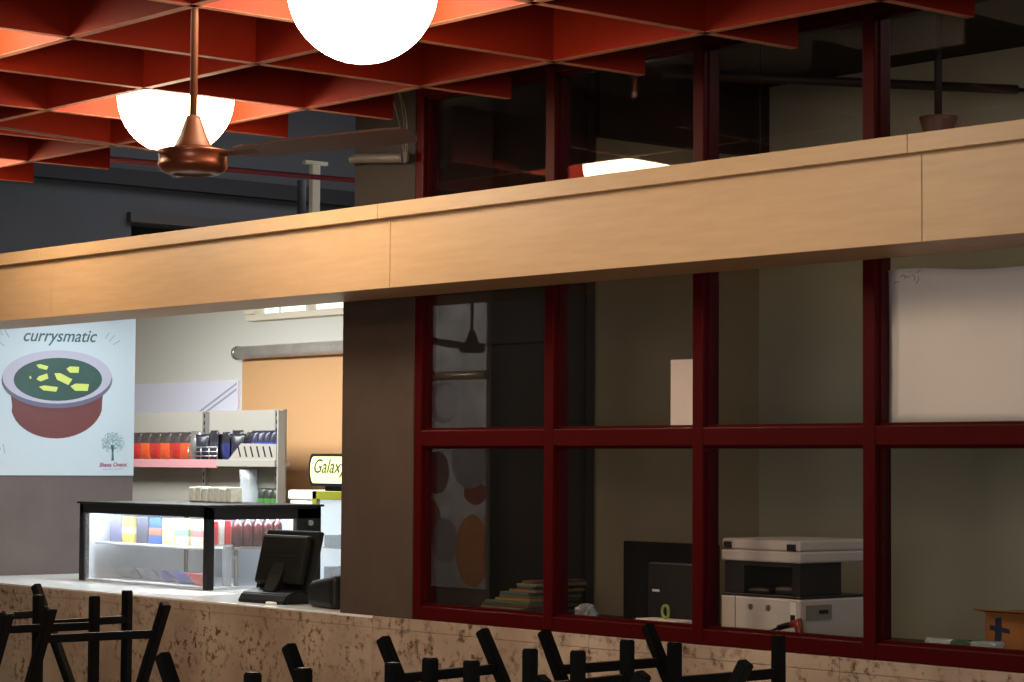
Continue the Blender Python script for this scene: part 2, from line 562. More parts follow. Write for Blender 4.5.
for i in range(5):
    xl, xr = ML[i], ML[i + 1]
    wi = thing('window_%d' % (i + 1), '', '', (xl, 6.0, 0.955))
    for k in ('label', 'category'):
        del wi[k]
    wi['kind'] = 'structure'
    b = B()
    wd = 0.055 if i else 0.050
    bx(b, xl, xl + wd, 6.000, 6.085, 0.955, 3.19, bev=0.005)
    obj('mullion', b, M['frame'], wi)
    g0, g1 = xl + wd - 0.002, xr + 0.002
    b = B()
    bx(b, g0, g1, 6.002, 6.083, 0.955, 1.011, bev=0.004)
    obj('bottom_rail', b, M['frame'], wi)
    b = B()
    bx(b, g0, g1, 6.002, 6.083, 1.667, 1.733, bev=0.004)
    obj('transom', b, M['frame'], wi)
    b = B()
    bx(b, g0, g1, 6.002, 6.083, 3.118, 3.19, bev=0.004)
    obj('head_rail', b, M['frame'], wi)
    b = B()
    bx(b, g0, g1, 6.002, 6.083, 2.43, 2.49, bev=0.004)
    obj('middle_rail', b, M['frame'], wi)
    b = B()     # glazing beads
    for (z0, z1) in ((1.011, 1.667), (1.733, 2.43), (2.49, 3.118)):
        bx(b, g0, g0 + 0.008, 6.026, 6.060, z0, z1)
        bx(b, g1 - 0.008, g1, 6.026, 6.060, z0, z1)
        bx(b, g0, g1, 6.024, 6.060, z0, z0 + 0.010)
        bx(b, g0, g1, 6.024, 6.060, z1 - 0.010, z1)
    obj('glazing_bead', b, M['frame'], wi)
    for (z0, z1, lean) in ((1.017, 1.661, 0.0), (1.739, 2.45, 0.0), (2.47, 3.112, 0.0122)):
        b = bx(B(), g0 + 0.004, g1 - 0.004, 6.031, 6.037, z0, z1)
        for v in b.verts:            # lean added to the top panes, drops the globe's reflection behind the beam
            v.co.y += lean * (v.co.z - z0) / (z1 - z0)
        obj('pane', b, M['pane'], wi)
b = B()
bx(b, ML[5], ML[5] + 0.055, 6.0, 6.085, 0.955, 3.19, bev=0.005)
struct('trim_5', b, M['frame'])

# dark door in the office side wall, upper bulkhead
dr = thing('door_1', '', '', (-8.05, 6.9, 0))
for k in ('label', 'category'):
    del dr[k]
dr['kind'] = 'structure'
b = B()
bx(b, -8.05, -8.02, 6.45, 7.30, 0.0, 3.46, bev=0.003)
obj('door_leaf', b, M['dark'], dr)
b = B()
bx(b, -8.05, -8.005, 7.30, 7.352, 0.0, 3.46, bev=0.003)
bx(b, -8.05, -8.005, 6.43, 6.455, 0.0, 3.46, bev=0.003)
obj('door_frame', b, M['dark'], dr)
struct('trim_6', bx(B(), -8.05, -7.98, 7.352, 8.5, 3.13, 3.48), M['dark'])

# kiosk clerestory window
wk = thing('window_6', '', '', (-13.0, 9.5, 2.6))
for k in ('label', 'category'):
    del wk[k]
wk['kind'] = 'structure'
b = B()
x0, x1 = -13.93, -11.2
bx(b, x0, x0 + 0.12, 9.385, 9.5, 2.6455, 2.8995, bev=0.004)
bx(b, x0, x1, 9.40, 9.5, 2.60, 2.645, bev=0.004)
bx(b, x0, x1, 9.40, 9.5, 2.90, 2.96, bev=0.004)
for x in (-13.22, -12.3, -11.25):
    bx(b, x, x + 0.04, 9.42, 9.499, 2.6455, 2.8995, bev=0.003)
obj('window_frame', b, M['cream'], wk)
b = B()
bx(b, x0 + 0.1, x1 - 0.05, 9.485, 9.497, 2.645, 2.90)
obj('pane', b, M['skyglass'], wk)
b = B()
for x in (-13.6, -12.8, -12.0):
    tube(b, [(x, 9.47, 2.64), (x, 9.47, 2.91)], 0.006, 6)
tube(b, [(x0 + 0.1, 9.47, 2.70), (x1, 9.47, 2.70)], 0.006, 6)
obj('grille_bar', b, M['cream'], wk)

# ================================================================== SERVICE COUNTER
sc = thing('service_counter', 'stone-fronted serving counter under the open hatch, pale polished top', 'counter', (-9.9, 6.3, 0))
b = B()
xs = [-11.80, -10.45, -9.18, -7.9016]
for a, c in zip(xs[:-1], xs[1:]):
    bx(b, a + 0.0008, c - 0.0008, 5.990, 6.06, 0.0, 0.905, bev=0.0015)
    bx(b, a + 0.0008, c - 0.0008, 5.990, 6.06, 0.9065, 0.9445, bev=0.0015)
obj('stone_front', b, M['stone'], sc)
b = B()
bx(b, -11.802, -8.15, 5.992, 7.30, 0.9450, 0.955, bev=0.002)
bx(b, -8.15, -7.905, 5.992, 6.000, 0.9450, 0.955)
obj('countertop', b, M['granite'], sc)
obj('counter_body', bx(B(), -11.79, -8.16, 6.06, 7.24, 0.0, 0.944), M['dark'], sc)

# ================================================================== CEILING GRID
GH, GB, GA, GP = 2.9513, -6.5800, 5.1907, 0.7165
grid = thing('slatted_ceiling_grid', 'red egg-crate ceiling grid of crossing boards with raw edges', 'ceiling grid', (-6.5, 3.4, GH))
SH, ST = 0.25, 0.034


def slat(x0, x1, y0, y1):
    b = B()
    bx(b, x0, x1, y0, y1, GH, GH + SH, bev=0.0008, seg=1)
    for f in b.faces:
        if f.calc_center_median().z < GH + 0.003:
            f.material_index = 1
    return obj('slat', b, [M['red'], M['edge']], grid)


for j in range(6):
    y = GA - j * GP
    slat(GB - 6.45 * GP, GB + 7.4 * GP, y - ST / 2, y + ST / 2)
for i in range(-6, 8):
    x = GB + i * GP
    slat(x - ST / 2, x + ST / 2, GA - 5.45 * GP, 5.60)

# ================================================================== GLOBE LAMPS
def globe(x, y, label):
    t = thing('globe_lamp', label, 'lamp', (x, y, 3.0), 'glowing globe lamps in the red ceiling grid')
    b = B()
    bmesh.ops.create_uvsphere(b, u_segments=48, v_segments=24, radius=0.2235)
    for f in b.faces:
        f.smooth = True
    obj('globe', b, M['globe'], t, world=False)
    obj('collar', lathe(B(), [(0.05, 0.215), (0.055, 0.22), (0.055, 0.26), (0.02, 0.275)]), M['steel'], t, world=False)
    obj('rod', tube(B(), [(0, 0, 0.26), (0, 0, 0.59)], 0.01), M['steel'], t, world=False)
    obj('canopy', lathe(B(), [(0.012, 0.55), (0.05, 0.575), (0.055, 0.599)]), M['steel'], t, world=False)
    return t


def cell(i, j):
    return GB + (i + 0.5) * GP, GA - (j + 0.5) * GP


globe(*cell(1, 1), 'large glowing white globe at the top edge, nearest of the lamps')
globe(*cell(-2, 0), 'glowing white globe behind the copper ceiling fan motor')
globe(*cell(-1, 2), 'glowing globe just off the left edge, lighting the cell at upper left')
globe(*cell(-5, 0), 'glowing globe just off the left edge, in the farthest lit cell')

# ================================================================== CEILING FANS
def fan(loc, top, label, cone=True, angs=(27, -93, 147), bladed=True):
    x, y, z = loc         # underside of the motor
    t = thing('ceiling_fan', label, 'ceiling fan', loc)
    obj('down_rod', tube(B(), [(x, y, z + 0.16), (x, y, top)], 0.0115), M['coppercone'], t)
    b = B()
    lathe(b, [(0.012, top - z - 0.07), (0.03, top - z - 0.06), (0.06, top - z)])
    bmesh.ops.translate(b, vec=loc, verts=b.verts)
    obj('ceiling_canopy', b, M['coppercone'], t)
    b = B()
    lathe(b, [(0.0125, 0.178), (0.020, 0.176), (0.026, 0.160), (0.040, 0.120), (0.050, 0.098), (0.0565, 0.084), (0.0565, 0.078), (0.03, 0.076)])
    bmesh.ops.translate(b, vec=loc, verts=b.verts)
    obj('cone_cover', b, M['coppercone'], t)
    b = B()
    lathe(b, [(0.03, 0.078), (0.085, 0.076), (0.104, 0.072), (0.106, 0.066), (0.101, 0.060), (0.1015, 0.036), (0.104, 0.030), (0.103, 0.022), (0.094, 0.010), (0.080, 0.002), (0.060, 0.0), (0.057, 0.006), (0.02, 0.006)])
    bmesh.ops.translate(b, vec=loc, verts=b.verts)
    obj('motor_housing', b, M['copper'], t)
    if bladed:
        for a in angs:
            mtx = Matrix.Translation(loc) @ Matrix.Rotation(R(a), 4, 'Z') @ Matrix.Translation((0, 0, 0.054)) @ Matrix.Rotation(R(-2.6), 4, 'Y')
            pitch = Matrix.Rotation(R(-9), 4, 'X')
            b = B()
            q = bmesh.new()
            bx(q, 0.09, 0.22, -0.018, 0.018, -0.004, 0.004, bev=0.002)
            merge(b, q, 0, mtx @ pitch)
            br = obj('blade', B_blade(mtx @ pitch), M['blade'], t)
            obj('blade_bracket', b, M['coppercone'], br)
    return t


def B_blade(mtx):
    q = bmesh.new()
    prof = [(0.16, 0.045), (0.20, 0.058), (0.42, 0.066), (0.66, 0.070), (0.71, 0.062), (0.725, 0.03)]
    pts = [(x, -y, -0.003) for x, y in prof] + [(x, y, -0.003) for x, y in prof[::-1]]
    poly(q, pts, (0, 0, 0.006))
    b = bmesh.new()
    merge(b, q, 0, mtx)
    return b


fan((-5.910, 3.793, 2.455), 3.60, 'copper ceiling fan on a long rod in front of the lit globe')

fan((-13.95, 0.55, 2.45), 3.60, 'second copper ceiling fan, mirrored in the left window pane', angs=(80, 200, 320))

# ================================================================== UPSIDE-DOWN CHAIRS ON TABLES
TZ = 0.75


def make_chair(label):
    t = thing('dining_chair', label, 'chair', (0, 0, TZ), 'black chairs upturned on the tables')
    s = 0.026
    W = 0.168
    for sy in (-1, 1):
        b = B()
        sqtube(b, (-0.2075, sy * W, 0.012), (-0.2075, sy * W, 0.467), s)
        obj('leg', b, M['black'], t, world=False)
        b = B()
        sqtube(b, (-0.055, sy * W, 0.012), (0.2075, sy * W, 0.467), s)
        obj('leg', b, M['black'], t, world=False)
    b = B()
    sqtube(b, (-0.2075, -W, 0.382), (-0.2075, W, 0.382), 0.022, ref=(0, 0, 1))
    obj('stretcher', b, M['black'], t, world=False)
    b = B()
    sqtube(b, (0.160, -W, 0.382), (0.160, W, 0.382), 0.022, ref=(0, 0, 1))
    obj('stretcher', b, M['black'], t, world=False)
    b = B()
    bx(b, -0.215, 0.20, -0.185, 0.185, 0.0, 0.032, bev=0.010)
    obj('seat', b, M['blackpl'], t, world=False)
    for sy in (-1, 1):
        b = tube(B(), [(0.185, sy * 0.165, 0.02), (0.215, sy * 0.165, -0.01), (0.235, sy * 0.165, -0.10), (0.255, sy * 0.16, -0.40)], 0.011, 8)
        obj('back_post', b, M['black'], t, world=False)
    b = B()
    bx(b, 0.236, 0.256, -0.17, 0.17, -0.40, -0.20, bev=0.008)
    obj('backrest', b, M['blackpl'], t, world=False)
    return t


ch = make_chair('black chair at left, upturned with its raked legs leaning right')
ch.location = (-5.636, 3.256, TZ)
ch.rotation_euler = (0, 0, R(-3.3))
for (x, y, a, lab) in (
        (-6.194, 3.453, 190.8, 'black chair at left, upturned with its raked legs leaning left'),
        (-5.545, 2.735, -3, 'black upturned chair cut by the left edge, one raked leg showing'),
        (-3.912, 3.329, 190.0, 'upturned black chair under the first red window bay, raked legs leaning left'),
        (-3.835, 3.726, 181.5, 'upturned black chair below the second window bay, raked legs leaning left'),
        (-3.350, 3.117, 9.9, 'upturned black chair, raked legs leaning right, lowest at bottom centre'),
        (-3.810, 2.700, 187.0, 'upturned black chair in front of the stone counter below the payment screen'),
        (-3.362, 2.607, 3.0, 'upturned black chair whose lone front leg barely rises at the bottom edge')):
    dup(ch, (x, y, TZ), R(a), lab)


def table(x0, x1, y0, y1, label):
    cx, cy = (x0 + x1) / 2, (y0 + y1) / 2
    t = thing('dining_table', label, 'table', (cx, cy, 0), 'tables carrying the upturned chairs')
    obj('tabletop', bx(B(), x0, x1, y0, y1, 0.72, 0.75, bev=0.006), M['dark'], t)
    obj('pedestal', tube(B(), [(cx, cy, 0.02), (cx, cy, 0.72)], 0.035, 14), M['black'], t)
    b = B()
    lathe(b, [(0.22, 0.0), (0.22, 0.012), (0.05, 0.03)], (cx, cy, 0))
    obj('base', b, M['black'], t)


table(-6.35, -5.48, 3.04, 3.84, 'dark pedestal table under the back-to-back chairs at left')
table(-6.20, -5.40, 2.38, 3.00, 'dark pedestal table under the chair at the left edge')
table(-3.985, -3.205, 2.96, 3.99, 'dark pedestal table under the middle cluster of chairs')
table(-3.985, -3.205, 2.36, 2.94, 'dark pedestal table under the nearest upturned chairs')

# ================================================================== THINGS OVER THE BEAM
t = thing('water_pipe', 'grey plastic pipe with an elbow across the pillar above the beam', 'pipe', (-7.8, 5.95, 2.87))
b = B()
tube(b, [(-8.040, 6.03, 2.896)] + [(-7.99 - 0.05 * math.sin(R(a)), 5.995 - 0.05 * math.cos(R(a)), 2.894) for a in range(90, -1, -10)] + [(-7.66, 5.945, 2.866)], 0.021, 12)
obj('pipe_run', b, M['pvc'], t)
obj('pipe_end', tube(B(), [(-7.66, 5.945, 2.866), (-7.645, 5.945, 2.865)], 0.024, 12), M['pvc'], t)
for k, (dx, dz) in enumerate(((0, 0), (0.02, 0.02), (-0.03, -0.015))):
    b = B()
    pts = []
    for q in range(9):
        u = q / 8
        pts.append((-7.76 + dx + (0.13 - dx) * (1 - (1 - u) ** 1.9) - 0.02 * math.sin(u * 3.1) * (k - 1), 5.94 - 0.004 * k, 3.20 - 0.36 * u ** 1.5 + dz * (1 - u)))
    tube(b, pts, 0.0028, 6)
    centred('cable', b, M['cable'], ('pale slack cable beside the pillar top, middle one of three',
            'pale slack cable beside the pillar top, closest to the red frame',
            'pale slack cable beside the pillar top, farthest from the red frame')[k], 'cable', 'loose cables by the pillar')
b = B()
tube(b, [(-10.0, 5.72, 3.079), (-10.0, 12.0, 3.16)], 0.014, 10)
centred('sprinkler_pipe', b, M['redpipe'], 'thin red pipe running through the dark space above the beam', 'pipe')
t = thing('support_post', 'cream T-shaped post standing above the wooden beam', 'post', (-12.0, 8.61, 2.92))
obj('upright', bx(B(), -12.02, -11.98, 8.58, 8.64, 2.918, 3.475, bev=0.003), M['cream'], t)
obj('crosspiece', bx(B(), -12.02, -11.98, 8.525, 8.70, 3.475, 3.497, bev=0.003), M['cream'], t)
centred('dark_pole', tube(B(), [(-12.62, 8.95, 3.06), (-12.62, 8.95, 3.46)], 0.03, 10), M['darkband'], 'dark vertical pole behind the cream T-shaped post', 'pole')

# ================================================================== POSTER
PX = -11.805


def P(px, py, d=0.0):
    return Vector((PX + 0.006 + d, 6.685 + 0.00642 * (px - 57), 1.971 - 0.0057 * (py - 395) + 0.00018 * (px - 57)))


t = thing('wall_poster_board', 'white menu poster with a clay pot of green curry', 'poster', (PX, 6.54, 1.51))
b = B()
bx(b, PX, PX + 0.006, 5.90, 7.196, 1.513, 2.62, bev=0.0015, seg=1)
obj('poster_sheet', b, M['poster'], t)


def ell(cx, cy, rx, ry, n=40, a0=0, a1=360):
    return [(cx + rx * math.cos(R(a0 + (a1 - a0) * k / n)), cy + ry * math.sin(R(a0 + (a1 - a0) * k / n))) for k in range(n + (0 if a1 - a0 == 360 else 1))]


def flat(bm, pts, d, mi):
    poly(bm, [P(x, y, d) for x, y in pts], (0.0004, 0, 0), mi)


b = B()
body = [(10.5, 388)] + [(10.5 + 3 * u, 388 + 22 * u) for u in (0.4, 0.8)] + [(57.5 - 46 * math.cos(a), 404 + 34.5 * math.sin(a)) for a in [R(12 + 156 * k / 20) for k in range(21)]] + [(103, 400), (104.5, 388)]
flat(b, body, 0.0002, 0)
flat(b, [(12, 386)] + [(57.5 - 45.5 * math.cos(a), 389 + 23 * math.sin(a)) for a in [R(8 + 164 * k / 20) for k in range(21)]] + [(103, 386)], 0.0007, 1)
flat(b, ell(57.5, 380, 55.4, 28.2), 0.0012, 2)
flat(b, ell(57.5, 377, 54.6, 26.6), 0.0017, 3)
flat(b, ell(58, 379.5, 44.2, 21.5), 0.0022, 4)
for (cx, cy, a, l, h) in ((41.5, 367, 10, 12, 4.5), (72.3, 369.8, -4, 13, 7), (30, 377.5, 60, 3, 2), (42, 378, -25, 12, 6), (62, 378.5, 22, 19, 8), (48, 388.5, 4, 19, 5.5), (79.5, 387.5, -3, 19, 8)):
    ca, sa = math.cos(R(a)), math.sin(R(a))
    sh = [(-l / 2, -h * 0.2), (-l * 0.22, -h / 2), (l / 2, -h * 0.35), (l * 0.42, h / 2), (-l * 0.25, h * 0.4)]
    flat(b, [(cx + x * ca - y * sa, cy + x * sa + y * ca) for x, y in sh], 0.0027, 5)
obj('curry_pot_print', b, [M['pot'], M['potshadow'], M['rimline'], M['rim'], M['curry'], M['paneer']], t)
lettering('headline_lettering', 'currysmatic', 0.472, P(23, 341.5, 0.0004), (0, 1, 0.025), (0, 0, 1), M['ink'], t, shear=0.32, bold=0.008)
b = B()
for (x0_, y0_, x1_, y1_) in ((105, 338, 109, 332), (109, 341, 115, 334.5), (113.5, 344, 120.5, 340), (0, 332, 2.5, 336), (4.5, 331, 9, 338.5), (0, 343, 4, 346.5), (0.5, 441, 2.5, 449), (5, 443, 6.5, 452)):
    d = Vector((x1_ - x0_, y1_ - y0_)).normalized()
    n_ = Vector((-d.y, d.x)) * 0.45
    flat(b, [(x0_ + n_.x, y0_ + n_.y), (x1_ + n_.x, y1_ + n_.y), (x1_ - n_.x, y1_ - n_.y), (x0_ - n_.x, y0_ - n_.y)], 0.0002, 0)
obj('stroke_marks', b, M['inksoft'], t)
b = B()
flat(b, [(113.2, 462), (113.6, 454), (112.6, 446), (116.0, 446), (115.2, 454), (116.0, 462)], 0.0004, 0)
rr = random.Random(3)


def branch(x, y, a, l, wd, n):
    x1_, y1_ = x + l * math.cos(a), y - l * math.sin(a)
    nx, ny = math.sin(a) * wd, math.cos(a) * wd
    flat(b, [(x + nx, y + ny), (x1_ + nx * 0.6, y1_ + ny * 0.6), (x1_ - nx * 0.6, y1_ - ny * 0.6), (x - nx, y - ny)], 0.0004, 1)
    if n:
        for s in (-1, 0.1, 1):
            branch(x1_, y1_, a + s * rr.uniform(0.35, 0.75), l * rr.uniform(0.5, 0.95), wd * 0.7, n - 1)
    else:
        pass


for a in (25, 58, 90, 122, 155):
    branch(114.5, 450, R(a), 5.2, 0.4, 2)
for k in range(230):
    a, q_ = rr.uniform(0, 6.283), math.sqrt(rr.uniform(0.02, 1))
    x_, y_ = 114.5 + 12.2 * q_ * math.cos(a), 444.0 + 11.0 * q_ * math.sin(a)
    if y_ > 450 and abs(x_ - 114.5) < 4:
        continue
    flat(b, ell(x_, y_, 0.55, 0.5, 6), 0.0006, 1)
obj('tree_logo', b, [M['ink'], M['inksoft']], t)
lettering('logo_lettering', 'Shana Ovens', 0.182, P(115, 468, 0.0004), (0, 1, 0.02), (0, 0, 1), M['magenta'], t, shear=0.25, centre=True, bold=0.012)
b = B()
for k in range(9):
    flat(b, [(105 + 2.4 * k, 470.2), (106.6 + 2.4 * k, 470.2), (106.6 + 2.4 * k, 471), (105 + 2.4 * k, 471)], 0.0003, 0)
obj('logo_underline', b, M['inksoft'], t)

# ================================================================== GLASS DISPLAY CASE ON THE COUNTER
CX0, CX1, CY0, CY1, CZ0, CZ1 = -11.16, -9.903, 6.473, 7.17, 0.955, 1.380
dc = thing('display_case', 'black-framed lit glass display case on the counter', 'display case', ((CX0 + CX1) / 2, (CY0 + CY1) / 2, CZ0))
b = B()
pw = 0.040
for (x, y) in ((CX0, CY0), (CX1 - pw, CY0), (CX0, CY1 - pw)):
    bx(b, x, x + pw, y, y + pw, CZ0, CZ1 - 0.02, bev=0.002)
bx(b, CX1 - pw, CX1, CY1 - 0.15, CY1, CZ0, CZ1 - 0.02, bev=0.002)
bx(b, CX0, CX1, CY0, CY0 + 0.03, CZ1 - 0.062, CZ1 - 0.012, bev=0.002)
bx(b, CX1 - 0.03, CX1, CY0, CY1, CZ1 - 0.074, CZ1 - 0.012, bev=0.002)
bx(b, CX0, CX0 + 0.03, CY0, CY1, CZ1 - 0.062, CZ1 - 0.012, bev=0.002)
bx(b, CX0, CX1, CY1 - 0.03, CY1, CZ1 - 0.062, CZ1 - 0.012, bev=0.002)
obj('case_frame', b, M['blackpl'], dc)
obj('case_top', bx(B(), CX0 - 0.012, CX1 + 0.012, CY0 - 0.012, CY1 + 0.012, CZ1 - 0.012, CZ1, bev=0.003), M['blackpl'], dc)
b = B()
bx(b, CX0 + pw, CX1 - pw, CY0 + 0.010, CY0 + 0.015, CZ0 + 0.004, CZ1 - 0.06)
obj('front_glass', b, M['caseglass'], dc)
b = B()
bx(b, CX1 - 0.015, CX1 - 0.010, CY0 + pw, CY1 - 0.15, CZ0 + 0.004, CZ1 - 0.07)
obj('side_glass', b, M['sideglass'], dc)
obj('end_panel', bx(B(), CX0 + 0.008, CX0 + 0.014, CY0 + pw, CY1 - pw, CZ0 + 0.004, CZ1 - 0.06), M['casein'], dc)
obj('case_floor', bx(B(), CX0 + 0.02, CX1 - 0.02, CY0 + 0.02, CY1 - 0.02, CZ0 + 0.001, CZ0 + 0.012), M['casein'], dc)
obj('case_back', bx(B(), CX0 + 0.03, CX1 - 0.04, CY1 - 0.028, CY1 - 0.015, CZ0 + 0.012, CZ1 - 0.06), M['casein'], dc)
obj('case_shelf', bx(B(), CX0 + 0.045, CX1 - 0.22, CY0 + 0.07, CY1 - 0.32, 1.150, 1.162, bev=0.002), M['casein'], dc)
obj('led_strip', bx(B(), CX0 + 0.05, CX1 - 0.06, CY0 + 0.034, CY0 + 0.058, CZ1 - 0.046, CZ1 - 0.030), M['led'], dc)
obj('led_strip', bx(B(), CX1 - 0.058, CX1 - 0.034, CY0 + 0.06, CY1 - 0.18, CZ1 - 0.050, CZ1 - 0.034), M['led'], dc)
b = B()
tube(b, [(CX1 - 0.002, 7.10, 1.285), (CX1 + 0.012, 7.10, 1.285)], 0.014, 14)
obj('lock', b, M['steel'], dc)


ordn = ('first', 'second', 'third', 'fourth', 'fifth', 'sixth', 'seventh', 'eighth', 'ninth', 'tenth')


def packet(w_, d_, h_, col, name, label, cat, group, loc, rz=0.0, crimp=True, tilt=0.0, m=None, top=None):
    """pillow packet: bulged box with crimped top and bottom seams"""
    b = B()
    n, k = 8, 8
    grid_ = []
    for side in (-1, 1):
        rows = []
        for j in range(k + 1):
            v = j / k
            row = []
            for i in range(n + 1):
                u = i / n
                bul = (math.sin(math.pi * u) ** 0.6) * (math.sin(math.pi * min(max((v - 0.06) / 0.88, 0), 1)) ** 0.6)
                row.append(b.verts.new(((u - 0.5) * w_ * (1 - 0.07 * math.sin(math.pi * v)), side * (0.002 + d_ / 2 * bul), v * h_)))
            rows.append(row)
        grid_.append(rows)
        for j in range(k):
            for i in range(n):
                f = b.faces.new((rows[j][i], rows[j][i + 1], rows[j + 1][i + 1], rows[j + 1][i]))
                f.smooth = True
                f.material_index = 1 if (top and j >= k * 0.62) else 0
    A, D = grid_
    for j in range(k):
        for i in (0, n):
            b.faces.new((A[j][i], A[j + 1][i], D[j + 1][i], D[j][i]))
    for j in (0, k):
        for i in range(n):
            b.faces.new((A[j][i], A[j][i + 1], D[j][i + 1], D[j][i]))
    mm = [m or colmat(col)]
    if top:
        mm.append(colmat(top))
    o = obj(name, b, mm)
    o.location = loc
    o.rotation_euler = (tilt, 0, rz)
    return tag(o, label, cat, group)


_cm = {}


def colmat(col, rough=0.3):
    key = (col, rough)
    if key not in _cm:
        _cm[key] = mat('print_%d_%d_%d' % col, S(*col), rough, var=0.15, vscale=40)
    return _cm[key]


def carton(x, y, z, w_, d_, h_, col, name, label, cat, group, m=None, band=None):
    b = B()
    bx(b, x - w_ / 2, x + w_ / 2, y - d_ / 2, y + d_ / 2, z, z + h_, bev=0.003)
    if band:
        bx(b, x - w_ / 2 - 0.0008, x + w_ / 2 + 0.0008, y - d_ / 2 - 0.0008, y + d_ / 2 + 0.0008, z + h_ * 0.35, z + h_ * 0.6, mi=1)
        return centred(name, b, [m or colmat(col), colmat(band)], label, cat, group)
    return centred(name, b, m or colmat(col), label, cat, group)


# goods on the case shelf, left to right along the long glass side
goods = [(-11.00, (120, 120, 150), None, 'grey-violet'), (-10.87, (228, 186, 96), (250, 230, 160), 'amber'), (-10.73, (80, 82, 96), None, 'dark grey'),
         (-10.60, (58, 96, 176), (226, 120, 90), 'blue and orange'), (-10.47, (240, 220, 150), None, 'pale yellow'), (-10.34, (238, 226, 190), (120, 190, 140), 'cream and green'),
         (-10.195, (236, 206, 170), (226, 110, 110), 'peach and red')]
for k, (x, c, bd, nm) in enumerate(goods):
    carton(x, 6.66, 1.162, 0.115, 0.12, 0.14, c, 'snack_carton', '%s snack carton on the shelf inside the lit case' % nm, 'carton', 'cartons on the display case shelf', band=bd)
for k in range(5):
    b = B()
    x, y = -9.985, 6.70 + 0.062 * k
    lathe(b, [(0.026, 0.0), (0.028, 0.004), (0.028, 0.10), (0.024, 0.118), (0.012, 0.13), (0.012, 0.15), (0.004, 0.152)], (x, y, 1.166), 14)
    centred('drink_bottle', b, colmat((70, 20, 24)), 'dark red bottle in the lit case, %s from the front corner' % ('first', 'second', 'third', 'fourth', 'fifth')[k], 'bottle', 'dark red bottles in the display case')
st = thing('case_stand', 'small grey riser holding the dark red bottles inside the case', 'stand', (-9.985, 6.82, 0.967))
obj('stand_top', bx(B(), -10.03, -9.94, 6.66, 6.99, 1.154, 1.166, bev=0.002), M['steel'], st)
for y in (6.70, 6.95):
    obj('leg', tube(B(), [(-9.985, y, 0.967), (-9.985, y, 1.154)], 0.012, 10), M['steel'], st)
for k, (x, y, c, nm) in enumerate(((-10.10, 6.60, (226, 60, 70), 'red'), (-10.28, 6.62, (96, 104, 190), 'violet blue'), (-10.50, 6.66, (120, 128, 200), 'pale violet'), (-10.75, 6.70, (190, 200, 224), 'pale blue'), (-10.98, 6.70, (170, 176, 190), 'grey'))):
    packet(0.15, 0.05, 0.10, c, 'snack_packet', '%s snack packet lying on the floor of the lit case' % nm, 'packet', 'packets on the floor of the display case', (x, y, 0.968), rz=0.4 * math.sin(k * 2.1), tilt=0.9)
for k in range(3):
    b = B()
    bx(b, -10.02, -9.95, 6.535 + 0.038 * k, 6.568 + 0.038 * k, 1.180, 1.30, bev=0.004)
    o = centred('juice_carton', b, [colmat(((222, 60, 66), (236, 228, 226), (214, 48, 56))[k])], '%s juice carton behind the short glass side of the case' % ('bright red', 'white', 'deep red')[k], 'carton', 'juice cartons in the display case')
st2 = thing('case_stand', 'clear riser under the juice cartons inside the case', 'stand', (-10.02, 6.6, 0.967))
obj('stand_top', bx(B(), -10.03, -9.945, 6.53, 6.652, 1.172, 1.180), M['clearplastic'], st2)
for y in (6.545, 6.645):
    obj('leg', bx(B(), -10.02, -9.95, y - 0.003, y + 0.003, 0.967, 1.172), M['clearplastic'], st2)
# napkin packs on top of the case
for k in range(7):
    b = B()
    x, hh = -10.72 + 0.060 * k, 0.082 + 0.004 * math.sin(k * 2.2)
    bx(b, x - 0.028, x + 0.028, 6.90, 6.97, 1.380, 1.380 + hh, bev=0.008, seg=3)
    for v in b.verts:
        v.co.x += 0.006 * math.sin(v.co.z * 90 + k)
    centred('napkin_pack', b, colmat((206, 202, 182), 0.7), 'cream napkin pack on the display case, %s from the left' % ordn[k], 'napkin pack', 'cream napkin packs in a row on the case')

# ================================================================== COUNTER TOP ITEMS
pos = thing('payment_terminal', 'black touchscreen till seen from behind on the counter', 'till', (-8.885, 6.22, 0.955), rz=R(4))
b = B()
prof = [(-0.20, 0.0), (-0.20, 0.010), (-0.17, 0.045), (-0.09, 0.062), (0.02, 0.062), (0.10, 0.03), (0.13, 0.008), (0.13, 0.0)]
poly(b, [(-0.17, y, z) for y, z in [(p[0] * 0.8 + 0.03, p[1]) for p in prof]], (0.34, 0, 0))
bmesh.ops.bevel(b, geom=list(b.edges), offset=0.006, segments=2, affect='EDGES')
obj('base', b, M['blackpl'], pos, world=False)
b = B()
poly(b, [(-0.045, -0.09, 0.05), (-0.045, -0.02, 0.05), (-0.045, 0.03, 0.17), (-0.045, -0.02, 0.19), (-0.045, -0.05, 0.12)], (0.09, 0, 0))
bmesh.ops.bevel(b, geom=list(b.edges), offset=0.006, segments=2, affect='EDGES')
obj('neck', b, M['blackpl'], pos, world=False)
mt = Matrix.Translation((0.0, 0.03, 0.198)) @ Matrix.Rotation(R(-14), 4, 'X')
b = B()
q = bmesh.new()
bx(q, -0.19, 0.19, -0.005, 0.030, -0.155, 0.135, bev=0.008)
bx(q, -0.165, 0.165, -0.045, 0.0, -0.125, 0.105, bev=0.014)
merge(b, q, 0, mt)
sb = obj('screen_body', b, M['blackpl'], pos, world=False)
b = B()
q = bmesh.new()
bx(q, -0.175, 0.175, 0.030, 0.032, -0.14, 0.12)
merge(b, q, 0, mt)
obj('screen', b, M['printerdark'], sb, world=False)
b = B()
q = bmesh.new()
for k in range(5):
    bx(q, -0.12, 0.12, -0.047, -0.044, -0.06 + 0.02 * k, -0.052 + 0.02 * k)
merge(b, q, 0, mt)
obj('vent', b, M['black'], sb, world=False)
rp = thing('receipt_printer', 'black rounded receipt printer beside the till, half behind the pillar', 'printer', (-8.42, 6.20, 0.955), rz=R(-10))
